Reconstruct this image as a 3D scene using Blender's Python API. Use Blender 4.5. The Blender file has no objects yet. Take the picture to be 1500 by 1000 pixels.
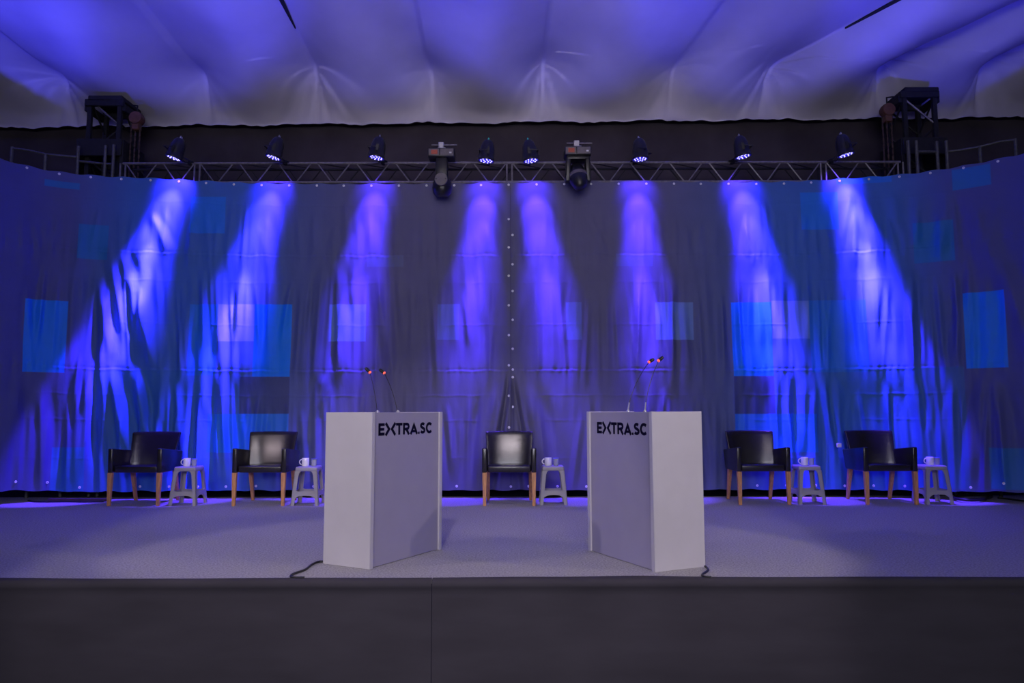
import bpy, bmesh, math, random
import numpy as np
from mathutils import Vector, Matrix
random.seed(7); rng = np.random.default_rng(7)
R = math.radians
sc = bpy.context.scene
col = sc.collection

# ------------------------------------------------------------------ camera, world, lights, exposure
F, EYE = 1100.0, 1.1                       # focal length in pixels of a 1500 px wide frame, eye height above the stage
TH, ROLL = math.atan(102 / F), R(0.11)
_r = np.array([1, 0, 0.]); FW = np.array([0, math.cos(TH), math.sin(TH)]); _u = np.array([0, -math.sin(TH), math.cos(TH)])
RT = _r * math.cos(ROLL) - _u * math.sin(ROLL); UP = _u * math.cos(ROLL) + _r * math.sin(ROLL)
cam_d = bpy.data.cameras.new('camera'); cam = bpy.data.objects.new('camera', cam_d); col.objects.link(cam)
cam_d.sensor_width = 36; cam_d.lens = F / 1500 * 36; cam_d.clip_end = 200
M = Matrix.Identity(4)
for i in range(3):
    M[i][0], M[i][1], M[i][2] = RT[i], UP[i], -FW[i]
M[2][3] = EYE
cam.matrix_world = M
sc.camera = cam
sc.view_settings.view_transform = 'Standard'; sc.view_settings.look = 'None'
sc.view_settings.gamma = 1; sc.view_settings.exposure = 0.0
sc.view_settings.use_curve_mapping = False

def ray(x, y):
    return FW + RT * (x - 750) / F - UP * (y - 500) / F
def aty(x, y, Y):                          # photograph point -> world point on the plane at depth Y
    d = ray(x, y); return Vector(np.array([0, 0, EYE]) + d * (Y / d[1]))
def atz(x, y, z=0.0):                      # photograph point -> world point at height z
    d = ray(x, y); return Vector(np.array([0, 0, EYE]) + d * ((z - EYE) / d[2]))

w = bpy.data.worlds.new('world'); sc.world = w; w.use_nodes = True
w.node_tree.nodes['Background'].inputs[0].default_value = (0.25, 0.22, 0.5, 1)
w.node_tree.nodes['Background'].inputs[1].default_value = 0.028

def aim(o, target):
    o.rotation_euler = (Vector(target) - o.location).to_track_quat('-Z', 'Y').to_euler()
def area(name, loc, target, sx, sy, power, color, spread=180):
    l = bpy.data.lights.new(name, 'AREA'); l.shape = 'RECTANGLE'; l.size = sx; l.size_y = sy
    l.energy = power; l.color = color; l.spread = R(spread)
    o = bpy.data.objects.new(name, l); col.objects.link(o); o.location = loc; aim(o, target); return o
def spot(name, loc, target, power, color, cone, blend, radius=.05, parent=None):
    l = bpy.data.lights.new(name, 'SPOT'); l.energy = power; l.color = color
    l.spot_size = R(cone); l.spot_blend = blend; l.shadow_soft_size = radius
    o = bpy.data.objects.new(name, l); col.objects.link(o); o.location = loc; aim(o, target)
    if parent: o.parent = parent; o.matrix_parent_inverse = Matrix.Identity(4); o.location = Vector(loc) - parent.location
    return o
# front of house wash over the stage
area('front_wash', (0, -4.0, 2.7), (0, 8.0, 1.9), 6.0, 1.3, 140, (.86, .84, 1.0), 110)
# profile spots on side stands
spot('side_spot', (8.2, 3.0, 5.0), (-.5, 6.8, 0.0), 520, (1.0, .84, .92), 23.5, .25, .08)
spot('side_spot', (-8.2, 3.0, 5.0), (-.3, 6.8, 0.0), 520, (1.0, .84, .92), 23.5, .25, .08)
# added blue spots, unseen low in front of the stage, colouring the tent roof
for X, p in ((-6.9, 3300), (-5.1, 3400), (-3.3, 2500), (-1.4, 1600), (.5, 1900), (2.4, 2100), (4.3, 2000), (6.3, 1500)):
    spot('roof_blue_fill', (X, 1.5, -.55), (X * 1.04, 1.5 + math.cos(R(46.6 if abs(X) > 5.5 else 45.8)), -.55 + math.sin(R(46.6 if abs(X) > 5.5 else 45.8))), p, (.055, .052, 1.0), 26, .4, .15)
spot('front_profile', (-.55, -2.0, 6.5), (-.55, 6.1, 0), 800, (1.0, .88, .97), 35, .22, .10)
area('sheen_fill', (0, -2.2, 6.3), (0, 9.0, .6), 5.0, .35, 14, (1.0, .86, .95), 60)  # added soft source for leather sheen and general fill
spot('side_front_profile', (-6.4, -.3, 5.0), (-3.0, 9.15, .55), 450, (1.0, .80, .88), 13, .4, .10)
area('valance_fill', (0, -3.5, 4.6), (0, 11.0, 5.9), 6.0, .6, 10, (1.0, .86, .93), 34)  # added fill on the valance, standing in for front lamp spill
PAR_BLUE = (.095, .034, 1.0)
PAR_DEEP, PAR_CORE, PAR_MID, PAR_WIDE, PAR_FLOOR = 9000, 1600, 480, 85, 1700

# ------------------------------------------------------------------ materials
MATS = {}
def nd(nt, t, **kw):
    n = nt.nodes.new(t)
    for k, v in kw.items(): setattr(n, k, v)
    return n
def mat(name, c, rough=.6, metal=0, noise=0, nscale=20, bump=0, bscale=80, emit=None, estr=0, trans=0, spec=.5, coords='Object', stretch=None, sheen=0):
    m = bpy.data.materials.new(name); m.use_nodes = True; nt = m.node_tree
    b = nt.nodes['Principled BSDF']
    b.inputs['Base Color'].default_value = (*c, 1); b.inputs['Roughness'].default_value = rough
    b.inputs['Metallic'].default_value = metal; b.inputs['Specular IOR Level'].default_value = spec
    if trans: b.inputs['Transmission Weight'].default_value = trans
    if sheen: b.inputs['Sheen Weight'].default_value = sheen
    if emit: b.inputs['Emission Color'].default_value = (*emit, 1); b.inputs['Emission Strength'].default_value = estr
    tc = nd(nt, 'ShaderNodeTexCoord'); vec = tc.outputs[coords]
    if stretch:
        mp = nd(nt, 'ShaderNodeMapping'); mp.inputs['Scale'].default_value = stretch
        nt.links.new(vec, mp.inputs['Vector']); vec = mp.outputs[0]
    if noise:
        n = nd(nt, 'ShaderNodeTexNoise'); n.inputs['Scale'].default_value = nscale; n.inputs['Detail'].default_value = 5
        nt.links.new(vec, n.inputs['Vector'])
        r = nd(nt, 'ShaderNodeMapRange'); r.inputs['From Min'].default_value = .3; r.inputs['From Max'].default_value = .7
        r.inputs['To Min'].default_value = 1 - noise; r.inputs['To Max'].default_value = 1 + noise
        nt.links.new(n.outputs['Fac'], r.inputs['Value'])
        mx = nd(nt, 'ShaderNodeVectorMath', operation='SCALE'); mx.inputs[0].default_value = c
        nt.links.new(r.outputs[0], mx.inputs['Scale']); nt.links.new(mx.outputs[0], b.inputs['Base Color'])
    if bump:
        n2 = nd(nt, 'ShaderNodeTexNoise'); n2.inputs['Scale'].default_value = bscale; n2.inputs['Detail'].default_value = 3
        nt.links.new(vec, n2.inputs['Vector'])
        bp = nd(nt, 'ShaderNodeBump'); bp.inputs['Strength'].default_value = bump; bp.inputs['Distance'].default_value = .01
        nt.links.new(n2.outputs['Fac'], bp.inputs['Height']); nt.links.new(bp.outputs[0], b.inputs['Normal'])
    MATS[name] = m; return m
m_carpet = mat('carpet_felt', (.41, .395, .40), .95, noise=.34, nscale=70, bump=.6, bscale=160, spec=.1)
m_skirt = mat('skirt_cloth', (.054, .049, .062), .9, noise=.14, nscale=2.5, bump=.35, bscale=3.5, spec=.15, stretch=(.6, 1, 2.2))
m_floor = mat('hall_floor', (.05, .05, .05), .8, noise=.2, nscale=3)
m_backwall = mat('black_drape', (.062, .052, .066), .9, noise=.25, nscale=1.5, bump=.2, bscale=4, spec=.1)
m_liner = mat('tent_liner', (.60, .57, .65), .65, noise=.05, nscale=2, bump=.12, bscale=6, spec=.25)
m_black = mat('matte_black', (.012, .012, .014), .8, noise=.2, nscale=30)
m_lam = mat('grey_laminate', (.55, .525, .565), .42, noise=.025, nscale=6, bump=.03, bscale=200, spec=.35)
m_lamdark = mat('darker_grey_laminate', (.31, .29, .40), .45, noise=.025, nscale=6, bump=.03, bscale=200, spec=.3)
m_edge = mat('pale_edge_band', (.47, .45, .52), .34, noise=.02, nscale=8, spec=.5)
m_vinyl = mat('navy_vinyl', (.004, .003, .020), .8, noise=.1, nscale=40, spec=.08)
m_leather = mat('black_leather', (.016, .014, .019), .26, noise=.15, nscale=30, bump=.08, bscale=120, spec=.9)
m_leather2 = mat('leather_piping', (.02, .019, .024), .3, noise=.1, nscale=30, bump=.08, bscale=120, spec=.6)
m_wood = mat('oak_leg', (.60, .29, .125), .45, noise=.25, nscale=14, bump=.06, bscale=40, stretch=(6, 6, .8))
m_plastic = mat('grey_plastic', (.37, .355, .40), .42, noise=.04, nscale=10, bump=.03, bscale=90)
m_ceramic = mat('white_ceramic', (.92, .91, .93), .18, noise=.01, nscale=10)
m_glass = mat('clear_glass', (.90, .93, 1.0), .08, trans=.65, noise=.005, nscale=5)
m_water = mat('water', (.85, .90, 1.0), .05, trans=.5, noise=.005, nscale=5)
m_cap = mat('paper_lid', (.16, .18, .55), .5, noise=.05, nscale=20)
m_paper = mat('white_paper', (.8, .8, .82), .6, noise=.03, nscale=20)
m_truss = mat('truss_aluminium', (.22, .205, .215), .42, metal=.35, noise=.25, nscale=25, bump=.05)
m_trussdark = mat('truss_shadowed_steel', (.016, .016, .020), .7, metal=.2, noise=.25, nscale=20)  # darkened truss metal for rear members and towers, shade put into the colour
m_pipe = mat('scaffold_pipe', (.10, .10, .105), .5, metal=.3, noise=.25, nscale=25)
m_blackbody = mat('black_fixture_body', (.012, .012, .016), .38, noise=.15, nscale=25, bump=.04)
m_grey = mat('grey_fixture_plate', (.14, .12, .125), .5, noise=.12, nscale=30)
m_chrome = mat('bare_metal', (.5, .5, .5), .35, metal=.9, noise=.08, nscale=30)
m_led = mat('blue_led', (.5, .5, 1), .4, emit=(.62, .56, 1.0), estr=1.7, noise=.01)
m_lens = mat('led_lens', (.01, .01, .12), .15, emit=(.03, .015, 1), estr=.7, noise=.02)
m_red = mat('red_display', (.10, .02, .02), .4, emit=(1, .16, .10), estr=.12, noise=.3, nscale=160)
m_redled = mat('red_led', (.5, .02, .02), .4, emit=(1, .12, .08), estr=1.6, noise=.02)
m_teal = mat('teal_indicator', (.02, .2, .22), .4, emit=(.05, .5, .55), estr=.22, noise=.02)
m_hoist = mat('hoist_orange', (.13, .055, .035), .6, noise=.25, nscale=25)
m_chain = mat('rusty_chain', (.075, .045, .04), .7, noise=.4, nscale=60)
m_cable = mat('black_cable', (.012, .012, .014), .5, noise=.1, nscale=40)
m_batten = mat('batten_wood', (.06, .03, .035), .7, noise=.3, nscale=12)
m_ring = mat('eyelet_metal', (.85, .85, .88), .3, metal=.0, noise=.05, nscale=60)

# ------------------------------------------------------------------ mesh helpers
class MB:
    def __init__(s): s.v = []; s.f = []
    def add(s, vs, fs, mtx=None):
        o = len(s.v)
        for p in vs:
            p = Vector(p); s.v.append(tuple(mtx @ p if mtx else p))
        s.f += [tuple(i + o for i in f) for f in fs]; return s
    def bm(s, b, mtx=None):
        b.verts.ensure_lookup_table()
        for i, v in enumerate(b.verts): v.index = i
        s.add([v.co.copy() for v in b.verts], [[v.index for v in f.verts] for f in b.faces], mtx); b.free(); return s
    def box(s, lo, hi, bev=0, seg=2, mtx=None):
        b = bmesh.new(); bmesh.ops.create_cube(b, size=1)
        c = [(lo[i] + hi[i]) / 2 for i in range(3)]; d = [hi[i] - lo[i] for i in range(3)]
        for v in b.verts: v.co = Vector([c[i] + v.co[i] * d[i] for i in range(3)])
        if bev: bmesh.ops.bevel(b, geom=list(b.edges), offset=bev, segments=seg, profile=.5, affect='EDGES')
        return s.bm(b, mtx)
    def hexa(s, bottom, top, bev=0, seg=2, mtx=None):     # 4 bottom + 4 top corners, same order
        b = bmesh.new(); vs = [b.verts.new(p) for p in list(bottom) + list(top)]
        for f in ((3, 2, 1, 0), (4, 5, 6, 7), (0, 1, 5, 4), (1, 2, 6, 5), (2, 3, 7, 6), (3, 0, 4, 7)): b.faces.new([vs[i] for i in f])
        bmesh.ops.recalc_face_normals(b, faces=b.faces)
        if bev: bmesh.ops.bevel(b, geom=list(b.edges), offset=bev, segments=seg, profile=.5, affect='EDGES')
        return s.bm(b, mtx)
    def tube(s, pts, r, n=8, caps=True, mtx=None):
        pts = [Vector(p) for p in pts]; rr = r if isinstance(r, (list, tuple)) else [r] * len(pts)
        t0 = (pts[1] - pts[0]).normalized(); a = t0.orthogonal().normalized(); vs = []; fs = []
        for i, p in enumerate(pts):
            t = (pts[min(i + 1, len(pts) - 1)] - pts[max(i - 1, 0)]).normalized()
            a = (a - t * a.dot(t)).normalized(); b = t.cross(a)
            for k in range(n):
                g = 2 * math.pi * k / n; vs.append(p + (a * math.cos(g) + b * math.sin(g)) * rr[i])
        for i in range(len(pts) - 1):
            for k in range(n):
                fs.append((i * n + k, i * n + (k + 1) % n, (i + 1) * n + (k + 1) % n, (i + 1) * n + k))
        if caps: fs += [tuple(range(n))[::-1], tuple((len(pts) - 1) * n + k for k in range(n))]
        return s.add(vs, fs, mtx)
    def lathe(s, prof, n=20, mtx=None):                   # (r, z) pairs about z
        vs = []; fs = []
        for r_, z in prof:
            for k in range(n):
                g = 2 * math.pi * k / n; vs.append((r_ * math.cos(g), r_ * math.sin(g), z))
        for i in range(len(prof) - 1):
            for k in range(n):
                fs.append((i * n + k, i * n + (k + 1) % n, (i + 1) * n + (k + 1) % n, (i + 1) * n + k))
        fs += [tuple(range(n))[::-1], tuple((len(prof) - 1) * n + k for k in range(n))]
        return s.add(vs, fs, mtx)
    def prism(s, poly, y0, y1, mtx=None):                 # polygon in x,z extruded along y
        n = len(poly); vs = [(p[0], y0, p[1]) for p in poly] + [(p[0], y1, p[1]) for p in poly]
        fs = [tuple(range(n)), tuple(range(n, 2 * n))[::-1]] + [(i, i + n, (i + 1) % n + n, (i + 1) % n) for i in range(n)]
        return s.add(vs, fs, mtx)
    def strip(s, pts, wd, y0, y1, closed=False, mtx=None):  # mitred stroke in x,z
        P = [Vector((p[0], p[1])) for p in pts]; L = []; Rr = []; n = len(P)
        for i in range(n):
            d0 = (P[i] - P[i - 1]).normalized() if i > 0 else (P[1] - P[0]).normalized()
            d1 = (P[i + 1] - P[i]).normalized() if i < n - 1 else d0
            n0 = Vector((-d0.y, d0.x)); n1 = Vector((-d1.y, d1.x)); m_ = (n0 + n1).normalized()
            k = wd / 2 / max(.45, m_.dot(n0)); L.append(P[i] + m_ * k); Rr.append(P[i] - m_ * k)
        for i in range(n - 1):
            s.prism([L[i], L[i + 1], Rr[i + 1], Rr[i]], y0, y1, mtx)
        return s
    def mesh(s, name, m, smooth=False):
        me = bpy.data.meshes.new(name); me.from_pydata(s.v, [], s.f); me.materials.append(m)
        b = bmesh.new(); b.from_mesh(me); bmesh.ops.recalc_face_normals(b, faces=b.faces); b.to_mesh(me); b.free()
        if smooth:
            me.shade_smooth()
            me.set_sharp_from_angle(angle=R(38))
        return me
    def build(s, name, m, parent=None, smooth=True):
        o = bpy.data.objects.new(name, s.mesh(name, m, smooth)); col.objects.link(o)
        if parent: o.parent = parent
        return o
def tag(o, label=None, cat=None, group=None, kind=None):
    if label: o['label'] = label
    if cat: o['category'] = cat
    if group: o['group'] = group
    if kind: o['kind'] = kind
    return o
def thing(name, label, cat, loc, rz=0, group=None):
    o = bpy.data.objects.new(name, None); col.objects.link(o); o.empty_display_size = .1
    o.location = loc; o.rotation_euler = (0, 0, rz); return tag(o, label, cat, group)
def dup(root, loc, rz, label, group=None):
    r = root.copy(); col.objects.link(r); r.location = loc; r.rotation_euler = (0, 0, rz); r['label'] = label
    if group: r['group'] = group
    for ch in list(root.children):
        if ch.type == 'LIGHT': continue
        c = ch.copy(); col.objects.link(c); c.parent = r
        for g in ch.children:
            d = g.copy(); col.objects.link(d); d.parent = c
    return r
def grid_object(name, V, m, parent=None, uv=None, flip=False):
    """V: (ny, nx, 3) array -> quad grid mesh with smooth shading."""
    ny, nx = V.shape[:2]; me = bpy.data.meshes.new(name)
    idx = np.arange(ny * nx).reshape(ny, nx)
    q = np.stack([idx[:-1, :-1], idx[:-1, 1:], idx[1:, 1:], idx[1:, :-1]], -1).reshape(-1, 4)
    if flip: q = q[:, ::-1]
    me.vertices.add(ny * nx); me.vertices.foreach_set('co', V.reshape(-1).astype(np.float32))
    me.loops.add(q.size); me.loops.foreach_set('vertex_index', q.reshape(-1).astype(np.int32))
    me.polygons.add(len(q)); me.polygons.foreach_set('loop_start', (np.arange(len(q)) * 4).astype(np.int32))
    me.polygons.foreach_set('loop_total', np.full(len(q), 4, np.int32))
    me.polygons.foreach_set('use_smooth', np.ones(len(q), bool))
    if uv is not None:
        ul = me.uv_layers.new(name='UVMap'); ul.data.foreach_set('uv', uv.reshape(-1, 2)[q.reshape(-1)].reshape(-1).astype(np.float32))
    me.update(); me.validate(); me.materials.append(m)
    o = bpy.data.objects.new(name, me); col.objects.link(o)
    if parent: o.parent = parent
    return o
def sstep(a, b, x):
    t = np.clip((x - a) / (b - a), 0, 1); return t * t * (3 - 2 * t)

# ------------------------------------------------------------------ setting: stage, hall floor, back wall
SY = 5.07                                   # stage front edge
b = MB(); b.box((-9.2, 9.885, -.04), (9.2, 11.19, -.004)); tag(b.build('floor_back', m_black, smooth=False), kind='structure')
b = MB(); b.box((-9.2, SY + .005, -.03), (9.2, 9.88, 0))
stage = b.build('floor', m_carpet, smooth=False); tag(stage, 'grey felt carpet covering the stage deck', kind='structure')
b = MB(); b.box((-12, -8, -.95), (12, SY + .6, -.9)); tag(b.build('floor_hall', m_floor, smooth=False), kind='structure')
b = MB(); b.box((-9.2, 11.2, -.9), (9.2, 11.3, 5.75)); tag(b.build('wall_back', m_backwall, smooth=False), 'black drape behind the stage truss', kind='structure')

# stage skirt: two cloth panels with a folded upper lip
SEAM = aty(632, 900, SY - .03).x
sk = thing('stage_skirt', 'dark charcoal cloth skirt hanging across the whole stage front', 'skirt', (0, SY, -.9))
for (x0, x1) in ((-9.2, SEAM - .002), (SEAM + .002, 9.2)):
    nx = int((x1 - x0) / .04); X = np.linspace(x0, x1, nx)
    lipw = .035 + .018 * np.sin(X * 1.3 + 1) + .012 * np.sin(X * 3.1) + .02 * np.exp(-((X - .85) / .35) ** 2) - .02 * np.exp(-((X - .4) / .3) ** 2)
    prof = [(None, .004), (.004, .006), (-.022, 0), (-.034, -.018), (-.034, -.046), (-.026, -.054), (-.022, -.1), (-.022, -.3), (-.02, -.5), (-.015, -.7), (-.01, -.88)]
    V = np.zeros((len(prof), nx, 3))
    for j, (dy, z) in enumerate(prof):
        wr = .004 * np.sin(X * 2.3 + z * 9) * min(1, max(0, -z * 5)) + .003 * np.sin(X * 5.1 - z * 14 + 2) * min(1, max(0, -z * 5))
        V[j, :, 0] = X; V[j, :, 1] = (lipw if dy is None else dy) + wr; V[j, :, 2] = z + .9
    p = grid_object('skirt_panel', V, m_skirt, sk, flip=True)

# ------------------------------------------------------------------ tent liner (ceiling + valance)
PX = [-10.5, -8.6, -6.64, -4.56, -2.92, -1.19, .465, 2.395, 3.82, 5.50, 7.03, 8.9, 10.8]
PZ = [6.05, 6.05, 6.06, 6.10, 6.21, 6.16, 6.28, 6.19, 6.24, 6.40, 6.42, 6.4, 6.4]
SH = [-.3, -.2, -.1, -.05, -.02, 0, .05, .35, 1.26, 1.4, 1.5, 1.5, 1.5]
SHARP = [0, 0, .3, .1, 1, .2, .35, .2, 1, .5, .6, 0, 0]
def zbot(x): return 5.435 + .0085 * x + .012 * np.sin(x * 3.7) + .008 * np.sin(x * 9.1 + 1)
PIN = [(11.0, 0.), (10.98, .30), (10.92, .62), (10.78, 1.0), (10.3, 1.06), (9.7, 1.12), (8.9, 1.22), (7.6, 1.4), (5, 1.8), (0, 2.1)]
BEL = [(11.0, 0.), (10.84, .14), (10.52, .27), (10.12, .41), (9.7, .54), (9.2, .68), (8.6, .84), (7.4, 1.08), (5, 1.5), (0, 1.9)]
def cr(P, t):                                # Catmull-Rom through P at parameter t (0..len-1)
    P = np.array(P); n = len(P); i = np.clip(t.astype(int), 0, n - 2); u = (t - i)[:, None]
    p0 = P[np.maximum(i - 1, 0)]; p1 = P[i]; p2 = P[i + 1]; p3 = P[np.minimum(i + 2, n - 1)]
    return .5 * (2 * p1 + (p2 - p0) * u + (2 * p0 - 5 * p1 + 4 * p2 - p3) * u ** 2 + (3 * p1 - p0 - 3 * p2 + p3) * u ** 3)
TV = np.concatenate([np.linspace(0, 4, 70), np.linspace(4, 9, 50)[1:]])
CP, CB = cr(PIN, TV), cr(BEL, TV)
NB = 44
def liner_point(i, f, detail=True):          # bay i, fraction f -> (len(TV), 3)
    pk = abs(2 * f - 1); a = i if f < .5 else i + 1
    shp = SHARP[a]
    cusp = pk ** 2.2; soft = (1 - math.cos(math.pi * pk)) / 2
    fade = sstep(3.0, 4.6, TV)
    pw = cusp * (1 - fade) + (shp * cusp + (1 - shp) * soft * .55) * fade
    zp = PZ[i] * (1 - f) + PZ[i + 1] * f
    adv = np.clip((10.9 - CP[:, 0]) / 1.8, 0, 1)
    x = (PX[i] + SH[i] * adv) * (1 - f) + (PX[i + 1] + SH[i + 1] * adv) * f
    zb = zbot(x)
    Y = CP[:, 0] * pw + CB[:, 0] * (1 - pw)
    hp = CP[:, 1] * (zp - zb); hb = CB[:, 1] * (1 + .25 * math.sin(i * 2.1))
    z = zb + hp * pw + hb * (1 - pw)
    if detail:
        for k in (i, i + 1):                 # creases radiating from each pinch down to the hem
            dx = x - PX[k]; dz = np.maximum(PZ[k] - z, .02); ang = np.arctan2(dx, dz)
            rad = np.hypot(dx, dz)
            am = .030 * np.exp(-(rad / .75) ** 2) * sstep(.02, .2, rad) * (TV < 3.6) * (1.0 if SHARP[k] > .25 else .45)
            Y = Y - am * np.sin(ang * 16 + k * 1.7) - am * .6 * np.sin(ang * 31 + k)
        hem = np.exp(-TV / .12)
        Y = Y - .03 * hem - .02 * hem * np.sin(x * 24 + 2 * np.sin(x * 5))
        bil = sstep(.2, 1.2, TV) * (1 - sstep(3.5, 6, TV))
        Y = Y - .03 * bil * np.sin(x * 4.1 + TV * 1.3 + i) * (1 - pw)
        z = z + .02 * sstep(4, 6, TV) * np.sin(x * 2.2 + TV * 2 + i)
    return np.stack([x, Y, z], -1)
cols = []
for i in range(len(PX) - 1):
    for k in range(NB): cols.append(liner_point(i, k / NB))
cols.append(liner_point(len(PX) - 2, 1.0))
ceil = grid_object('ceiling', np.stack(cols, 1), m_liner)
tag(ceil, 'white tent liner gathered in scallops above the stage', kind='structure')
for k, (xa, xb, px_) in enumerate((((410, 0), (429, 36), -1), ((1337, 0), (1270, 38), 1))):
    i = 4 if k == 0 else 8
    P = liner_point(i, 0.0, False); v0 = np.argmin(abs(P[:, 1] - (9.75 if k == 0 else 9.85))); idx = list(range(v0, min(v0 + 26, len(P))))
    b = MB(); n = len(idx); vs = []; fs = []
    for j, q in enumerate(idx):
        wd = (.012 + .075 * min(1, j / (n * .55))) * (1 if k == 0 else 2.6); c = Vector(P[q]) - Vector((0, 0, .03))
        for sx, sz in ((-wd / 2, 0), (wd / 2, 0), (wd / 2, .02), (-wd / 2, .02)): vs.append(c + Vector((sx, 0, sz)))
    for j in range(n - 1):
        for q in range(4): fs.append((j * 4 + q, j * 4 + (q + 1) % 4, j * 4 + 4 + (q + 1) % 4, j * 4 + 4 + q))
    fs += [(0, 1, 2, 3), tuple((n - 1) * 4 + q for q in (3, 2, 1, 0))]
    b.add(vs, fs); b.build('seam_gap_strip', m_black, ceil)  # black strip standing in for the dark gap between liner panels

# ------------------------------------------------------------------ printed backdrop curtains
plan = np.array([(-7.1, 6.4), (-6.85, 7.2), (-6.55, 8.2), (-6.27, 8.92), (-5.97, 9.38), (-5.60, 9.58), (-5.2, 9.69), (-4.4, 9.76), (-3, 9.78), (0, 9.78),
                 (3, 9.78), (4.3, 9.74), (5.0, 9.62), (5.45, 9.42), (5.85, 9.12), (6.17, 8.78), (6.45, 8.2), (6.75, 7.3), (7.0, 6.4)])
tt = np.linspace(0, len(plan) - 1.001, 3000); PL = cr(plan, tt)
PS = np.concatenate([[0], np.cumsum(np.hypot(*np.diff(PL, axis=0).T))]); s0 = np.interp(0, PL[:, 0], PS); PS -= s0
g = np.linspace(PS[0], PS[-1], 3000); PLx = np.interp(g, PS, PL[:, 0]); PLy = np.interp(g, PS, PL[:, 1])
ker = np.exp(-np.linspace(-2, 2, 121) ** 2); ker /= ker.sum()
PLy = np.convolve(np.pad(PLy, 60, 'edge'), ker, 'valid'); 
TX = np.gradient(PLx, g); TY = np.gradient(PLy, g); TN = np.hypot(TX, TY); NXn, NYn = TY / TN, -TX / TN     # outward = towards the hall
def on_plan(s): return np.interp(s, g, PLx), np.interp(s, g, PLy)
PXI = np.array([RT[0] * 0, 0, 0])
def proj_x(X, Y, Z=2.0):
    v = np.stack([X, Y, np.full_like(X, Z - EYE)], -1); return 750 + F * (v @ RT) / (v @ FW)
_mask = abs(g) < 7.2
GPX = proj_x(PLx, PLy)
def sz(px, py):                              # photograph point -> cloth coordinates (arc length, height)
    s = float(np.interp(px, GPX[_mask], g[_mask])); X, Y = on_plan(s); return s, aty(px, py, float(Y)).z
ZB, ZT, Z1, Z2 = .097, 4.135, 3.15, 1.63     # hem, top, the two stitched seams
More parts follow.
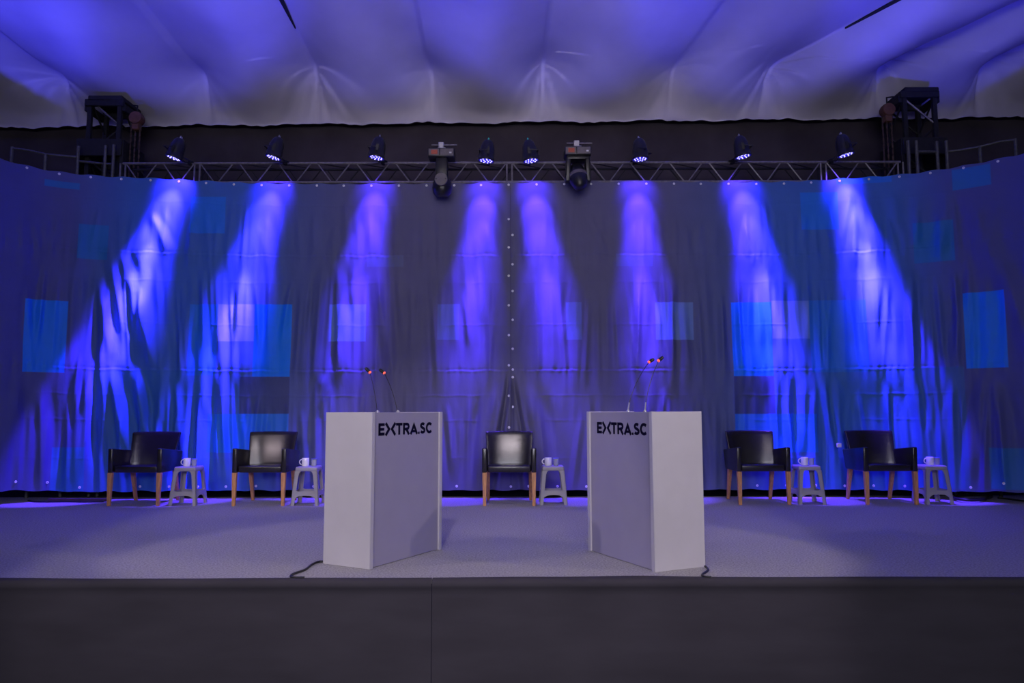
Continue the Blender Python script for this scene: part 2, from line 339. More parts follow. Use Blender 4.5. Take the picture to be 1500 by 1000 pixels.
# folds read off the cloth: top point, bottom point, half widths (px), height (m)
FOLDS = [
 (214, 312, 240, 370, 6, 9, .030), (204, 318, 204, 470, 11, 15, .03), (170, 366, 188, 432, 7, 10, .035), (196, 425, 233, 540, 14, 12, .050), (153, 355, 181, 490, 6, 8, .04),
 (144, 410, 163, 520, 6, 8, .04), (297, 390, 301, 532, 6, 7, .035), (309, 376, 329, 540, 7, 9, .035), (274, 425, 273, 540, 6, 8, .035), (136, 540, 118, 700, 5, 15, .055),
 (154, 540, 168, 660, 7, 8, .045), (164, 530, 196, 660, 6, 12, .055), (204, 540, 228, 660, 5, 11, .05), (243, 545, 244, 712, 6, 12, .04), (63, 560, 62, 714, 6, 16, .04), (119, 520, 112, 600, 4, 5, .03),
 (262, 550, 280, 714, 7, 10, .035), (305, 548, 298, 712, 6, 10, .035), (330, 545, 338, 712, 7, 11, .035), (352, 372, 356, 542, 8, 9, .032), (372, 374, 370, 542, 7, 8, .028), (392, 376, 398, 538, 6, 8, .02),
 (214, 545, 220, 640, 4, 6, .012), (470, 385, 462, 542, 5, 9, .032), (476, 545, 470, 600, 6, 7, .025), (492, 380, 500, 470, 6, 8, .03), (500, 440, 503, 542, 8, 9, .028), (446, 400, 442, 542, 5, 7, .028), (520, 380, 512, 440, 6, 8, .02),
 (535, 290, 548, 376, 8, 10, .02), (548, 376, 580, 560, 8, 9, .028), (662, 376, 668, 500, 7, 10, .035), (680, 376, 690, 500, 7, 9, .03), (700, 378, 706, 470, 7, 9, .02), (650, 390, 640, 542, 8, 12, .025),
 (784, 372, 788, 540, 9, 10, .018), (800, 376, 804, 520, 6, 8, .018), (815, 380, 822, 520, 10, 12, .03), (842, 400, 846, 540, 8, 10, .028), (940, 330, 944, 542, 10, 9, .02), (928, 372, 930, 500, 5, 7, .015), (985, 385, 982, 542, 8, 10, .04), (968, 440, 960, 542, 6, 8, .03),
 (1000, 440, 1006, 542, 6, 7, .03), (1108, 300, 1104, 400, 8, 10, .018), (1118, 290, 1124, 390, 6, 8, .018), (1128, 370, 1122, 500, 12, 12, .038), (1148, 380, 1142, 540, 8, 10, .04), (1100, 380, 1098, 540, 9, 9, .02), (1166, 400, 1176, 540, 6, 8, .03),
 (1176, 545, 1170, 660, 7, 9, .035), (1135, 540, 1128, 714, 6, 9, .035), (1150, 540, 1146, 714, 6, 9, .04), (1190, 540, 1188, 714, 8, 10, .04), (1204, 540, 1212, 714, 5, 8, .035), (1222, 545, 1222, 714, 6, 8, .03),
 (1262, 300, 1256, 400, 7, 9, .02), (1288, 310, 1286, 470, 9, 11, .024),  (1300, 372, 1306, 540, 10, 12, .028), (1318, 350, 1346, 545, 9, 12, .040), (1282, 400, 1278, 540, 10, 10, .025), (1330, 545, 1350, 690, 5, 8, .024),
 (1352, 545, 1362, 650, 4, 5, .012), (1415, 425, 1394, 540, 6, 8, .04), (1366, 450, 1366, 600, 4, 5, .014), (1437, 540, 1421, 690, 5, 12, .045), (1452, 545, 1457, 712, 6, 14, .06), (1394, 545, 1384, 660, 4, 6, .014),
 (1256, 275, 1242, 352, 5, 7, .018), (1318, 280, 1326, 352, 8, 8, .022), (1473, 370, 1510, 520, 8, 14, .045), (1440, 300, 1470, 420, 10, 12, .03), (1358, 280, 1340, 372, 8, 9, .02), (1400, 270, 1385, 380, 8, 9, .02),
 (728, 560, 702, 716, 8, 16, .035), (774, 560, 800, 716, 8, 18, .040), (746, 535, 722, 716, 2.6, 4.5, -.045), (751, 540, 776, 716, 2.6, 5, -.05), (750, 540, 760, 716, 2.2, 4, -.03), (755, 270, 770, 372, 8, 14, .025), (724, 290, 708, 372, 10, 12, .022),
 (90, 360, 60, 560, 14, 20, .04), (115, 330, 100, 560, 10, 12, .03), (30, 300, 20, 560, 16, 20, .02), (20, 560, 15, 714, 14, 18, .03)]
rf = np.random.default_rng(11)
for tier, (ya, yb, n, am) in enumerate(((285, 380, 80, .011), (374, 544, 110, .017), (546, 716, 110, .018))):
    for k in range(n):
        x = 20 + 1460 * (k + rf.random()) / n
        y0 = ya + (yb - ya) * (rf.random() * .35 if tier else rf.random() * .5); y1 = yb if rf.random() < .7 else y0 + (yb - y0) * .7
        lean = rf.normal(0, 7) + (8 if 150 < x < 340 else 0) * (tier > 0) - (6 if 1380 < x < 1480 else 0)
        q = am * (.5 + rf.random()) * (.55 if 580 < x < 930 else 1)
        FOLDS.append((x, y0, x + lean, y1, 2.2 + 2.6 * rf.random(), 3.0 + 4 * rf.random(), q))
FW_ = []
for (x0, y0, x1, y1, w0, w1, a) in FOLDS:
    k = 9.6 / F; sa, za = sz(x0, y0); sb, zb = sz(x1, y1); FW_.append((sa, za, sb, zb, w0 * k, w1 * k, a * (1.25 if y0 > 500 else 1.1)))
def cloth(S, Z):
    D = .09 * (1 - Z / 4.1) + .015 * np.sin(S * 1.1 + .6) * (1 - Z / 4.2)
    for (sa, za, sb, zb, w0, w1, a) in FW_:
        j0 = np.searchsorted(-Z[:, 0], -(za + .15)); j1 = np.searchsorted(-Z[:, 0], -(zb - .6))
        smin, smax = min(sa, sb) - 4 * max(w0, w1), max(sa, sb) + 4 * max(w0, w1)
        i0, i1 = np.searchsorted(S[0], smin), np.searchsorted(S[0], smax)
        if i1 <= i0 or j1 <= j0: continue
        s, z = S[j0:j1, i0:i1], Z[j0:j1, i0:i1]
        t = (za - z) / max(za - zb, .01); tc = np.clip(t, 0, 1)
        c = sa + (sb - sa) * (tc ** 1.15); wv = w0 + (w1 - w0) * tc
        env = sstep(-.02, .33 if za < Z2 + .1 else .4, t) * (1 - sstep(.72, 1.30, t))
        d = (s - c) / wv
        D[j0:j1, i0:i1] += a * env * (np.exp(-abs(d) ** 1.6) - .35 * np.exp(-((abs(d) - 1.9) / .9) ** 2))
    inn = .45 + .55 * sstep(1.5, 3.2, abs(S))
    D -= .034 * inn * sstep(0, .75, Z2 - Z) + .016 * inn * sstep(0, .3, Z1 - Z) * (1 - sstep(Z1 - Z2 - .35, Z1 - Z2, Z1 - Z))
    mod = .6 + .4 * np.sin(S * 1.9 + 1) * np.sin(S * .83)
    for zs, up in ((Z1, 1.), (Z2, 1.)):
        dz = Z - zs
        ph = 2 * np.pi * S / .085 + 2.2 * np.sin(S * 3.1) + 1.5 * np.sin(S * 7.7)
        D += .0045 * mod * np.sin(ph) * np.exp(-np.abs(dz) / .07) + .0055 * mod * np.sin(ph * .53 + 1) * np.exp(-np.abs(dz) / np.where(dz < 0, .30, .12))
        D += .0022 * np.exp(-((dz + .012) / .014) ** 2) - .0022 * np.exp(-((dz - .010) / .012) ** 2)
    for zs in (3.83, 2.78, 2.22, 1.30, .98, .50): D += .0015 * np.exp(-((Z - zs) / .01) ** 2)
    D += .0006 * np.sin(S * 31 + 2 * np.sin(Z * 2.3 + S * 2)) + .0004 * np.sin(S * 23 - Z * 9 + 4 * np.sin(S * 3))
    D -= .012 * np.exp(-((Z - ZT) / .05) ** 2) * (.5 + .5 * np.sin(2 * np.pi * S / .366))
    return D
SPLIT = -.018
SL, SR = -9.0, 9.0
SL, SR = max(SL, g[0] + .05), min(SR, g[-1] - .05)
# printed design: rectangles in cloth coordinates
def rect(x0, y0, x1, y1):
    a, c = sz(x0, y0), sz(x1, y1); return (a[0], c[1], c[0], a[1])
BLUE, CYAN, LIGHT, NAVY, MID = (.006, .23, .93), (.010, .19, .52), (.17, .29, .64), (.055, .065, .17), (.05, .10, .36)
PRINT = [(rect(52, 262, 105, 278), CYAN, .7), (rect(107, 328, 152, 381), CYAN, .7), (rect(32, 437, 98, 546), BLUE, .85), (rect(272, 288, 324, 342), BLUE, .55), (rect(278, 446, 320, 550), BLUE, .55),
 (rect(320, 446, 373, 500), LIGHT, .8), (rect(373, 446, 427, 552), BLUE, .9), (rect(355, 552, 427, 606), NAVY, .8), (rect(310, 606, 427, 662), BLUE, .6), (rect(482, 446, 536, 500), LIGHT, .65), (rect(641, 446, 673, 498), LIGHT, .3),
 (rect(536, 374, 590, 391), LIGHT, .12), (rect(140, 542, 320, 716), (.03, .17, .46), .4), (rect(85, 655, 135, 718), CYAN, .6),
 (rect(829, 443, 852, 498), LIGHT, .3), (rect(960, 443, 1016, 498), LIGHT, .65), (rect(904, 372, 958, 390), LIGHT, .12), (rect(1072, 443, 1130, 551), BLUE, .9), (rect(1130, 441, 1186, 496), LIGHT, .75), (rect(1072, 551, 1130, 606), NAVY, .8),
 (rect(1072, 606, 1190, 662), BLUE, .6), (rect(1180, 282, 1236, 336), BLUE, .6), (rect(1186, 440, 1270, 545), BLUE, .5), (rect(1235, 250, 1318, 266), BLUE, .5), (rect(1345, 328, 1406, 381), CYAN, .7), (rect(1414, 430, 1476, 538), BLUE, .85),
 (rect(1408, 249, 1466, 270), CYAN, .7), (rect(1190, 540, 1410, 716), (.03, .17, .46), .4), (rect(1440, 655, 1490, 718), CYAN, .6)]
def curtain_material():
    m = bpy.data.materials.new('printed_backdrop_cloth'); m.use_nodes = True; nt = m.node_tree; L = nt.links
    b = nt.nodes['Principled BSDF']; b.inputs['Roughness'].default_value = .62; b.inputs['Specular IOR Level'].default_value = .25
    uv = nd(nt, 'ShaderNodeUVMap'); uv.uv_map = 'UVMap'
    sp = nd(nt, 'ShaderNodeSeparateXYZ'); L.new(uv.outputs[0], sp.inputs[0])
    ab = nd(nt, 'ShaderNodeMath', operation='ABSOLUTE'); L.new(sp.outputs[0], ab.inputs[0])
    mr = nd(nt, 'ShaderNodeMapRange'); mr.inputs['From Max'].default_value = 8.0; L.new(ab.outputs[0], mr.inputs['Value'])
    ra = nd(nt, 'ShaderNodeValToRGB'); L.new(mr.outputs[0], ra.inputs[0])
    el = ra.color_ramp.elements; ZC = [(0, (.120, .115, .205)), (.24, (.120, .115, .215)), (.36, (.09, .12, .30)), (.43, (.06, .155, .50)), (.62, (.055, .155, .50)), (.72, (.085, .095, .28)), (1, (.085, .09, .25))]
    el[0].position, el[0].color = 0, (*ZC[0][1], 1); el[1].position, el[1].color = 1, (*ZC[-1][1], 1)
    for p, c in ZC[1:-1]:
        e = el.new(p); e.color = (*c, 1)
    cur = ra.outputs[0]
    for (x0, z0, x1, z1), c, k in PRINT:
        d = nd(nt, 'ShaderNodeVectorMath', operation='SUBTRACT'); L.new(uv.outputs[0], d.inputs[0]); d.inputs[1].default_value = ((x0 + x1) / 2, (z0 + z1) / 2, 0)
        a = nd(nt, 'ShaderNodeVectorMath', operation='ABSOLUTE'); L.new(d.outputs[0], a.inputs[0])
        s2 = nd(nt, 'ShaderNodeVectorMath', operation='SUBTRACT'); L.new(a.outputs[0], s2.inputs[0]); s2.inputs[1].default_value = (abs(x1 - x0) / 2, abs(z1 - z0) / 2, 0)
        q = nd(nt, 'ShaderNodeSeparateXYZ'); L.new(s2.outputs[0], q.inputs[0])
        mx = nd(nt, 'ShaderNodeMath', operation='MAXIMUM'); L.new(q.outputs[0], mx.inputs[0]); L.new(q.outputs[1], mx.inputs[1])
        r2 = nd(nt, 'ShaderNodeMapRange'); r2.inputs['From Min'].default_value = -.006; r2.inputs['From Max'].default_value = .006
        r2.inputs['To Min'].default_value = k; r2.inputs['To Max'].default_value = 0; L.new(mx.outputs[0], r2.inputs['Value'])
        mi = nd(nt, 'ShaderNodeMix', data_type='RGBA'); L.new(r2.outputs[0], mi.inputs[0]); L.new(cur, mi.inputs[6]); mi.inputs[7].default_value = (*c, 1)
        cur = mi.outputs[2]
    n = nd(nt, 'ShaderNodeTexNoise'); n.inputs['Scale'].default_value = 3; n.inputs['Detail'].default_value = 4; L.new(uv.outputs[0], n.inputs['Vector'])
    vr = nd(nt, 'ShaderNodeMapRange'); vr.inputs['To Min'].default_value = .88; vr.inputs['To Max'].default_value = 1.12; L.new(n.outputs['Fac'], vr.inputs['Value'])
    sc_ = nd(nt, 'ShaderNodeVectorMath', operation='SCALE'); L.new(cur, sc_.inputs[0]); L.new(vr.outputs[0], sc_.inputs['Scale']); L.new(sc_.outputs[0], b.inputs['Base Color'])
    mp = nd(nt, 'ShaderNodeMapping'); mp.inputs['Scale'].default_value = (30, 9, 1); L.new(uv.outputs[0], mp.inputs[0])
    n2 = nd(nt, 'ShaderNodeTexNoise'); n2.inputs['Scale'].default_value = 1; n2.inputs['Detail'].default_value = 3; n2.inputs['Distortion'].default_value = .6; L.new(mp.outputs[0], n2.inputs['Vector'])
    bp = nd(nt, 'ShaderNodeBump'); bp.inputs['Strength'].default_value = .25; bp.inputs['Distance'].default_value = .008; L.new(n2.outputs['Fac'], bp.inputs['Height']); L.new(bp.outputs[0], b.inputs['Normal'])
    return m
m_curtain = curtain_material()
def cloth_pos(S, Z):
    D = cloth(S, Z); X = np.interp(S, g, PLx) + np.interp(S, g, NXn) * D; Y = np.interp(S, g, PLy) + np.interp(S, g, NYn) * D
    return np.stack([X, Y, Z], -1)
ring = MB()
_n = 12
for (ra_, rb_, z_) in ((.010, .024, 0),):
    pr = [(.003, .003), (.010, .006), (.0165, .001)]
    vs = []; fs = []
    for r_, z in pr:
        for k in range(_n):
            a = 2 * math.pi * k / _n; vs.append((r_ * math.cos(a), -z, r_ * math.sin(a)))
    for i in range(2):
        for k in range(_n): fs.append((i * _n + k, i * _n + (k + 1) % _n, (i + 1) * _n + (k + 1) % _n, (i + 1) * _n + k))
    ring.add(vs, fs)
ring_me = ring.mesh('eyelet', m_ring, True)
curt_objs = []
for side, (sa, sb) in enumerate(((SL, SPLIT), (SPLIT + .004, SR))):
    ns, nz = int((sb - sa) / .0115), 330
    S, T = np.meshgrid(np.linspace(sa, sb, ns), np.linspace(0, 1, nz))
    lift = .07 * sstep(5.2, 6.6, abs(S)) if side == 0 else .05 * sstep(5.2, 6.4, abs(S))
    hem = .012 * np.sin(2 * np.pi * S / .37) * 1.0 + .006 * np.sin(S * 13)
    topw = .008 * np.cos(2 * np.pi * S / .366) + .010 * np.sin(S * .9) + .05 * sstep(3.2, 5.0, abs(S))
    Z = ZT + topw - T * (ZT + topw - ZB - lift - hem * .5)
    Z = Z.copy()
    Zs = ZT - T * (ZT - ZB)                 # regular rows for the fold lookup
    D = cloth(S, Zs)
    V = np.stack([np.interp(S, g, PLx) + np.interp(S, g, NXn) * D, np.interp(S, g, PLy) + np.interp(S, g, NYn) * D, Z], -1)
    nm = ('left', 'right')[side]
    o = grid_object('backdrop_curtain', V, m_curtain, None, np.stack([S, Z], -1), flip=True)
    tag(o, ('blue printed backdrop cloth behind the two chairs left of the middle chair', 'blue printed backdrop cloth behind the two chairs right of the middle chair')[side], 'curtain', 'printed backdrop cloths')
    curt_objs.append(o)
    pts = []
    k0 = .366
    for k in range(0, 18):
        s = -.04 - k * k0 if side == 0 else .33 + k * k0
        if abs(s) < 6.5: pts.append((s, ZT - .035))
        s = s + (.06 if side == 0 else -.12)
        if abs(s) < 6.5: pts.append((s, ZB + .045 + (.05 if abs(s) > 5.8 else 0)))
    ys = (319, 361, 403, 446, 491, 535, 579, 626) if side == 0 else (343, 386, 426, 469, 511, 541, 553, 596)
    for y in ys: pts.append((-.036 if side == 0 else .006, aty(748, y, 9.7).z))
    for (s, z) in pts:
        jx = int(round((s - sa) / (sb - sa) * (ns - 1))); jz = int(round((ZT - z) / (ZT - ZB) * (nz - 1))); jx = min(max(jx, 0), ns - 1)
        p = V[jz, jx]; e = bpy.data.objects.new('eyelet', ring_me); col.objects.link(e); e.parent = o
        nx_, ny_ = float(np.interp(s, g, NXn)), float(np.interp(s, g, NYn))
        e.location = (p[0] + nx_ * .006, p[1] + ny_ * .006, p[2]); e.rotation_euler = (0, 0, math.atan2(nx_, -ny_))

# ------------------------------------------------------------------ lighting truss
TY0, TY1, TZ0, TZ1, TXL, TXR = 9.88, 10.15, 4.175, 4.44, -5.25, 5.25
tr = thing('lighting_truss', 'long horizontal box truss above the backdrop, hung between the two towers', 'truss', (0, 10.0, TZ0))
def tp(x, y, z): return (x, y - 10.0, z - TZ0)
joints = [-5.25, -4.247, -.03, 4.209, 5.25]
for y in (TY0, TY1):
    for z in (TZ0, TZ1):
        MB().tube([tp(TXL, y, z), tp(TXR, y, z)], .017, 8).build('chord', m_truss if y == TY0 else m_trussdark, tr)
for a, c in zip(joints[:-1], joints[1:]):
    n = max(2, round((c - a) / .5)); st = (c - a) / n
    for y, mm in ((TY0, m_truss), (TY1, m_trussdark)):
        for k in range(n):
            x0 = a + k * st; off = 0 if y == TY0 else st * .12
            MB().tube([tp(x0 + .04 + off, y, TZ1), tp(x0 + st / 2 - .025 + off, y, TZ0)], .009, 6).build('brace', mm, tr)
            MB().tube([tp(x0 + st / 2 + .025 + off, y, TZ0), tp(x0 + st - .04 + off, y, TZ1)], .009, 6).build('brace', mm, tr)
    for k in range(n):
        x0 = a + k * st; MB().tube([tp(x0 + .03, TY0, TZ1), tp(x0 + st - .03, TY1, TZ1)], .008, 5).build('brace', m_trussdark, tr)
for x in joints:
    for dx in (-.035, .035):
        for y in (TY0, TY1):
            MB().tube([tp(x + dx, y, TZ0), tp(x + dx, y, TZ1)], .012, 6).build('end_post', m_truss if y == TY0 else m_trussdark, tr)

# ------------------------------------------------------------------ towers, hoists, curtain support frames
def tower(cx, cy, top, label, flip):
    t = thing('truss_tower', label, 'tower', (cx, cy, 0), 0, 'ground support towers')
    hw = .21
    for sx in (-1, 1):
        for sy in (-1, 1): MB().box((sx * hw - .03, sy * hw - .03, 0), (sx * hw + .03, sy * hw + .03, top - .08), .006, 1).build('post', m_trussdark, t)
    n = int(top / .42)
    for k in range(n):
        z0, z1 = k * .42 + .05, k * .42 + .42
        d = 1 if k % 2 else -1
        for sy in (-1, 1): MB().tube([(-hw * d, sy * hw, z0), (hw * d, sy * hw, z1)], .014, 6).build('brace', m_truss if k == n - 1 and sy < 0 else m_trussdark, t)
        for sx in (-1, 1): MB().tube([(sx * hw, -hw * d, z0), (sx * hw, hw * d, z1)], .014, 6).build('brace', m_trussdark, t)
    b = MB(); b.box((-.27, -.26, top - .1), (.27, -.2, top), .008, 1); b.box((-.27, .2, top - .1), (.27, .26, top), .008, 1)
    b.box((-.22, -.27, top - .02), (.26, .27, top + .045), .01, 1); b.box((-.29, -.22, top - .16), (-.23, .22, top - .06), .006, 1); b.box((.23, -.22, top - .16), (.29, .22, top - .06), .006, 1)
    b.build('head_block', m_trussdark, t)
    b = MB()
    for sx in (-1, 1): b.box((sx * .30 - .025, -.3, 4.28), (sx * .30 + .025, .3, 4.86), .006, 1)
    for sy in (-1, 1): b.box((-.31, sy * .30 - .025, 4.62), (.31, sy * .30 + .025, 4.86), .006, 1); b.box((-.31, sy * .30 - .025, 4.22), (.31, sy * .30 + .025, 4.34), .006, 1)
    b.build('sleeve_block', m_trussdark, t)
    s = 1 if flip else -1
    h = thing('chain_hoist', 'rusty orange chain hoist hanging beside the ' + ('tower above the first chair' if not flip else 'tower above the last chair'), 'hoist', (cx - s * .42, cy - .15, 4.3), 0, 'chain hoists on the towers')
    MB().lathe([(.03, -.07), (.085, -.065), (.095, -.03), (.095, .03), (.085, .065), (.03, .07)], 20, Matrix.Translation((0, 0, top - .25 - 4.3)) @ Matrix.Rotation(R(90), 4, 'X')).build('hoist_drum', m_hoist, h)
    b = MB(); b.box((-.05, -.05, top - .42 - 4.3), (.05, .05, top - .32 - 4.3), .01, 1); b.build('hoist_hook_block', m_hoist, h)
    MB().tube([(0, 0, top - .18 - 4.3), (0, 0, top - .06 - 4.3), (s * .11, .02, top - .04 - 4.3)], .012, 6).build('hanger', m_trussdark, h)
    for dx, zz in ((-.075, -.25), (-.015, -.18), (.05, -.22)):
        b = MB(); nl = 26; z1 = top - .33 - 4.3
        for k in range(nl):
            za = z1 + (zz - z1) * k / nl; zb = z1 + (zz - z1) * (k + 1.25) / nl
            if k % 2: b.box((dx - .011, -.004, zb), (dx + .011, .004, za))
            else: b.box((dx - .004, -.011, zb), (dx + .004, .011, za))
        b.build('chain', m_chain, h)
    return t
tower(-5.70, 10.40, 5.46, 'dark truss tower behind the backdrop above the first chair', False)
tower(5.72, 10.40, 5.56, 'dark truss tower behind the backdrop above the last chair', True)
def frame(label, posts, rail):
    p0 = posts[0]; base = aty(p0[0], p0[2], p0[3]); t = thing('support_frame', label, 'scaffold', (base.x, base.y, 0), 0, 'pipe frames carrying the backdrop ends')
    for (px, yt, yb, Y) in posts:
        a = aty(px, yt, Y)
        MB().tube([Vector((a.x, a.y, 0)) - t.location, a - t.location], .022, 8).build('post', m_pipe, t)
    for r_ in rail:
        MB().tube([aty(*q) - t.location for q in r_], .016, 8).build('rail', m_pipe, t)
frame('thin pipe frame with handrail above the backdrop beside the first chair\'s tower', [(18, 215, 245, 9.75), (67, 226, 250, 9.8), (115, 214, 256, 9.95), (155, 213, 258, 10.0), (167, 212, 258, 10.0)],
      [[(18, 217, 9.75), (40, 220, 9.78), (67, 226, 9.8), (100, 229, 9.9), (115, 230, 9.95)], [(115, 236, 9.95), (155, 240, 10.0), (167, 240, 10.0)]])
frame('thin pipe frame with handrail above the backdrop beside the last chair\'s tower', [(1330, 206, 252, 9.85), (1342, 206, 252, 9.85), (1372, 207, 250, 9.85), (1386, 206, 249, 9.85), (1435, 214, 244, 9.65), (1487, 203, 230, 9.5)],
      [[(1386, 222, 9.85), (1405, 220, 9.8), (1435, 215, 9.65), (1466, 207, 9.55), (1487, 205, 9.5)], [(1342, 222, 9.85), (1372, 222, 9.85)]])

# ------------------------------------------------------------------ LED par cans
PAR = [(264, 207, 254, 231), (408, 206, 400, 230), (556, 205, 551, 231), (715, 209, 712, 236), (774, 209, 778, 236), (936, 207, 938, 233), (1083, 204, 1089, 229), (1232, 201, 1240, 227)]
PAR_LABEL = ['black LED par can tilted outward, closest to the first chair\'s truss tower', 'black LED par can on the truss, second from the tower of the first chair',
 'black LED par can on the truss above the pale lectern whose logo faces right', 'black LED par can between the truss joint and the moving head holding a grey disc',
 'black LED par can between the truss joint and the moving head pointing forward', 'black LED par can on the truss above the lectern whose logo faces left',
 'black LED par can on the truss, second from the tower of the last chair', 'black LED par can tilted outward, closest to the last chair\'s truss tower']
PYB = 9.46
for k, (xa, ya, xb, yb) in enumerate(PAR):
    i_par = k
    top, bot = aty(xa, ya, PYB + .0), aty(xb, yb, PYB - .02)
    ax = (bot - top).normalized(); ax = Vector((ax.x * 1.0, ax.y + .06, ax.z)).normalized()
    ctr = (top + bot) / 2
    t = thing('par_can', PAR_LABEL[k], 'stage light', ctr, 0, 'LED par cans on the truss')
    rot = (-ax).to_track_quat('Z', 'Y').to_matrix().to_4x4()
    MB().lathe([(.02, .155), (.045, .15), (.07, .12), (.092, .05), (.10, -.03), (.104, -.10), (.108, -.105), (.108, -.125), (.092, -.125), (.09, -.112)], 24, rot).build('body', m_blackbody, t)
    MB().lathe([(.001, -.108), (.09, -.110), (.09, -.118), (.001, -.118)], 24, rot).build('lens', m_lens, t)
    b = MB()
    for (n_, rr) in ((4, .032), (9, .07)):
        for q in range(n_):
            a = 2 * math.pi * q / n_ + .3
            b.lathe([(.002, 0), (.008, -.001), (.0095, -.005), (.005, -.010), (.001, -.011)], 8, rot @ Matrix.Translation((rr * math.cos(a), rr * math.sin(a), -.117)))
    b.build('led_cluster', m_led, t)
    b = MB()
    for sx in (-1, 1):
        b.box((sx * .116 - .004, -.018, -.06), (sx * .116 + .004, .018, .03), .002, 1, rot)
        b.tube([rot @ Vector((sx * .116, 0, 0)), rot @ Vector((sx * .118, .12, -.03)), Vector((sx * .06, TY0 - ctr.y - .05, TZ1 - ctr.z))], .008, 6)
    b.tube([Vector((-.06, TY0 - ctr.y - .05, TZ1 - ctr.z)), Vector((.06, TY0 - ctr.y - .05, TZ1 - ctr.z))], .008, 6)
    b.build('yoke', m_blackbody, t)
    b = MB(); b.box((-.025, TY0 - ctr.y - .055, TZ1 - ctr.z - .03), (.025, TY0 - ctr.y + .02, TZ1 - ctr.z + .03), .006, 1); b.build('clamp', m_blackbody, t)
    for sx in (-.022, .022):
        MB().lathe([(.009, 0), (.011, .012), (.008, .03), (.004, .036)], 8, rot @ Matrix.Translation((sx, 0, .148))).build('connector', m_teal if k in (3, 4) else m_chrome, t)
    lp = ctr + ax * .15
    # the fixture's own light: a tight core and a wide soft spill
    k_ = 1.4 if i_par in (0, 7) else (.64 if i_par in (2, 3, 4, 5) else 1.0)
    for nm, p, tilt, cone, bl in (('par_deep', PAR_DEEP, 7.5, 13, .9), ('par_core', PAR_CORE, 12, 32, 1.0), ('par_mid', PAR_MID, 27, 40, .9), ('par_spill', PAR_WIDE, 52, 76, 1.0), ('par_floor', PAR_FLOOR, 2, 22, .5)):
        d = Vector((ax.x / -ax.z, math.tan(R(tilt)), -1))
        spot(nm, lp, lp + d, p * k_ * (.6 if nm == 'par_deep' and i_par in (2, 3, 4, 5) else 1), PAR_BLUE, cone, bl, .045, t)

# ------------------------------------------------------------------ moving heads
def moving_head(cx, label, facing, zoff=0):
    Y = 9.47; t = thing('moving_head', label, 'stage light', (cx, Y, 4.54 + zoff), 0, 'moving head spotlights')
    b = MB(); b.tube([(-.14, 0, 0), (.19, 0, 0)], .010, 8); b.tube([(-.02, 0, 0), (-.02, TY0 - Y, -.09)], .012, 6); b.build('mounting_bar', m_truss, t)
    b = MB(); b.box((-.05, -.03, -.05), (.02, .03, .03), .006, 1); b.box((-.06, -.05, -.085), (.05, .05, -.045), .01, 1); b.build('clamp', m_chrome, t)
    b = MB(); b.box((-.175, -.12, -.19), (.165, .12, -.08), .012, 2); b.build('base_box', m_blackbody, t)
    bs = t.children[-1]
    b = MB(); b.box((-.165, -.128, -.178), (-.03, -.118, -.092), .003, 1); b.build('display_plate', m_grey, bs)
    b = MB(); b.box((-.13, -.134, -.165), (-.05, -.126, -.11), .002, 1); b.build('red_screen', m_red, bs)
    b = MB(); b.box((-.015, -.128, -.178), (.155, -.118, -.092), .003, 1); b.build('side_plate', m_grey, bs)
    b = MB(); b.box((.10, -.132, -.155), (.13, -.126, -.135), .001, 1); b.build('status_light', m_paper, bs)
    b = MB()
    for sx in (-1, 1): b.hexa([(sx * .135 - .03, -.06, -.52), (sx * .135 + .03, -.06, -.52), (sx * .135 + .03, .06, -.52), (sx * .135 - .03, .06, -.52)], [(sx * .12 - .03, -.09, -.19), (sx * .12 + .03, -.09, -.19), (sx * .12 + .03, .09, -.19), (sx * .12 - .03, .09, -.19)], .012, 2)
    b.box((-.14, -.09, -.24), (.14, .09, -.19), .01, 2)
    if facing == 'side': b = MB(); b.hexa([(-.085, -.085, -.50), (.075, -.085, -.50), (.075, .06, -.50), (-.085, .06, -.50)], [(-.075, -.09, -.19), (.07, -.09, -.19), (.07, .09, -.19), (-.075, .09, -.19)], .015, 2)
    b.build('yoke', m_blackbody, t)
    if facing == 'side':
        b = MB(); rot = Matrix.Translation((0, 0.01, -.52)) @ Matrix.Rotation(R(8), 4, 'X')
        b.lathe([(.02, .10), (.08, .09), (.115, .03), (.128, -.05), (.12, -.11), (.085, -.15), (.02, -.16)], 24, rot); b.build('head', m_blackbody, t)
        b = MB(); b.lathe([(.001, 0), (.078, 0), (.083, .006), (.083, .02), (.001, .02)], 24, Matrix.Translation((0, -.155, -.50)) @ Matrix.Rotation(R(-90), 4, 'X')); b.build('pivot_cap', m_grey, t)
        b = MB()
        for a in (0, 180): b.lathe([(.001, 0), (.008, 0), (.008, .006), (.001, .006)], 8, Matrix.Translation((.06 * math.cos(R(a)), -.165, -.50)) @ Matrix.Rotation(R(-90), 4, 'X'))
        b.build('screw', m_blackbody, t.children[-1])
    else:
        d = Vector((.10, -.40, -.80)).normalized(); rot = Matrix.Translation((0, -.02, -.45)) @ d.to_track_quat('Z', 'Y').to_matrix().to_4x4()
        b = MB(); b.lathe([(.03, -.17), (.09, -.15), (.115, -.06), (.12, .05), (.10, .12), (.075, .18), (.05, .205), (.02, .21)], 24, rot); b.build('head', m_blackbody, t)
        b = MB(); b.lathe([(.118, -.02), (.124, -.015), (.124, .03), (.119, .035)], 24, rot); b.build('focus_ring', m_grey, t)
moving_head(aty(648, 213, 9.47).x, 'black moving head on the truss with a round grey pivot disc facing the hall', 'side')
moving_head(aty(846, 210, 9.47).x, 'black moving head on the truss with its bullet nose pointing at the hall', 'front', .02)

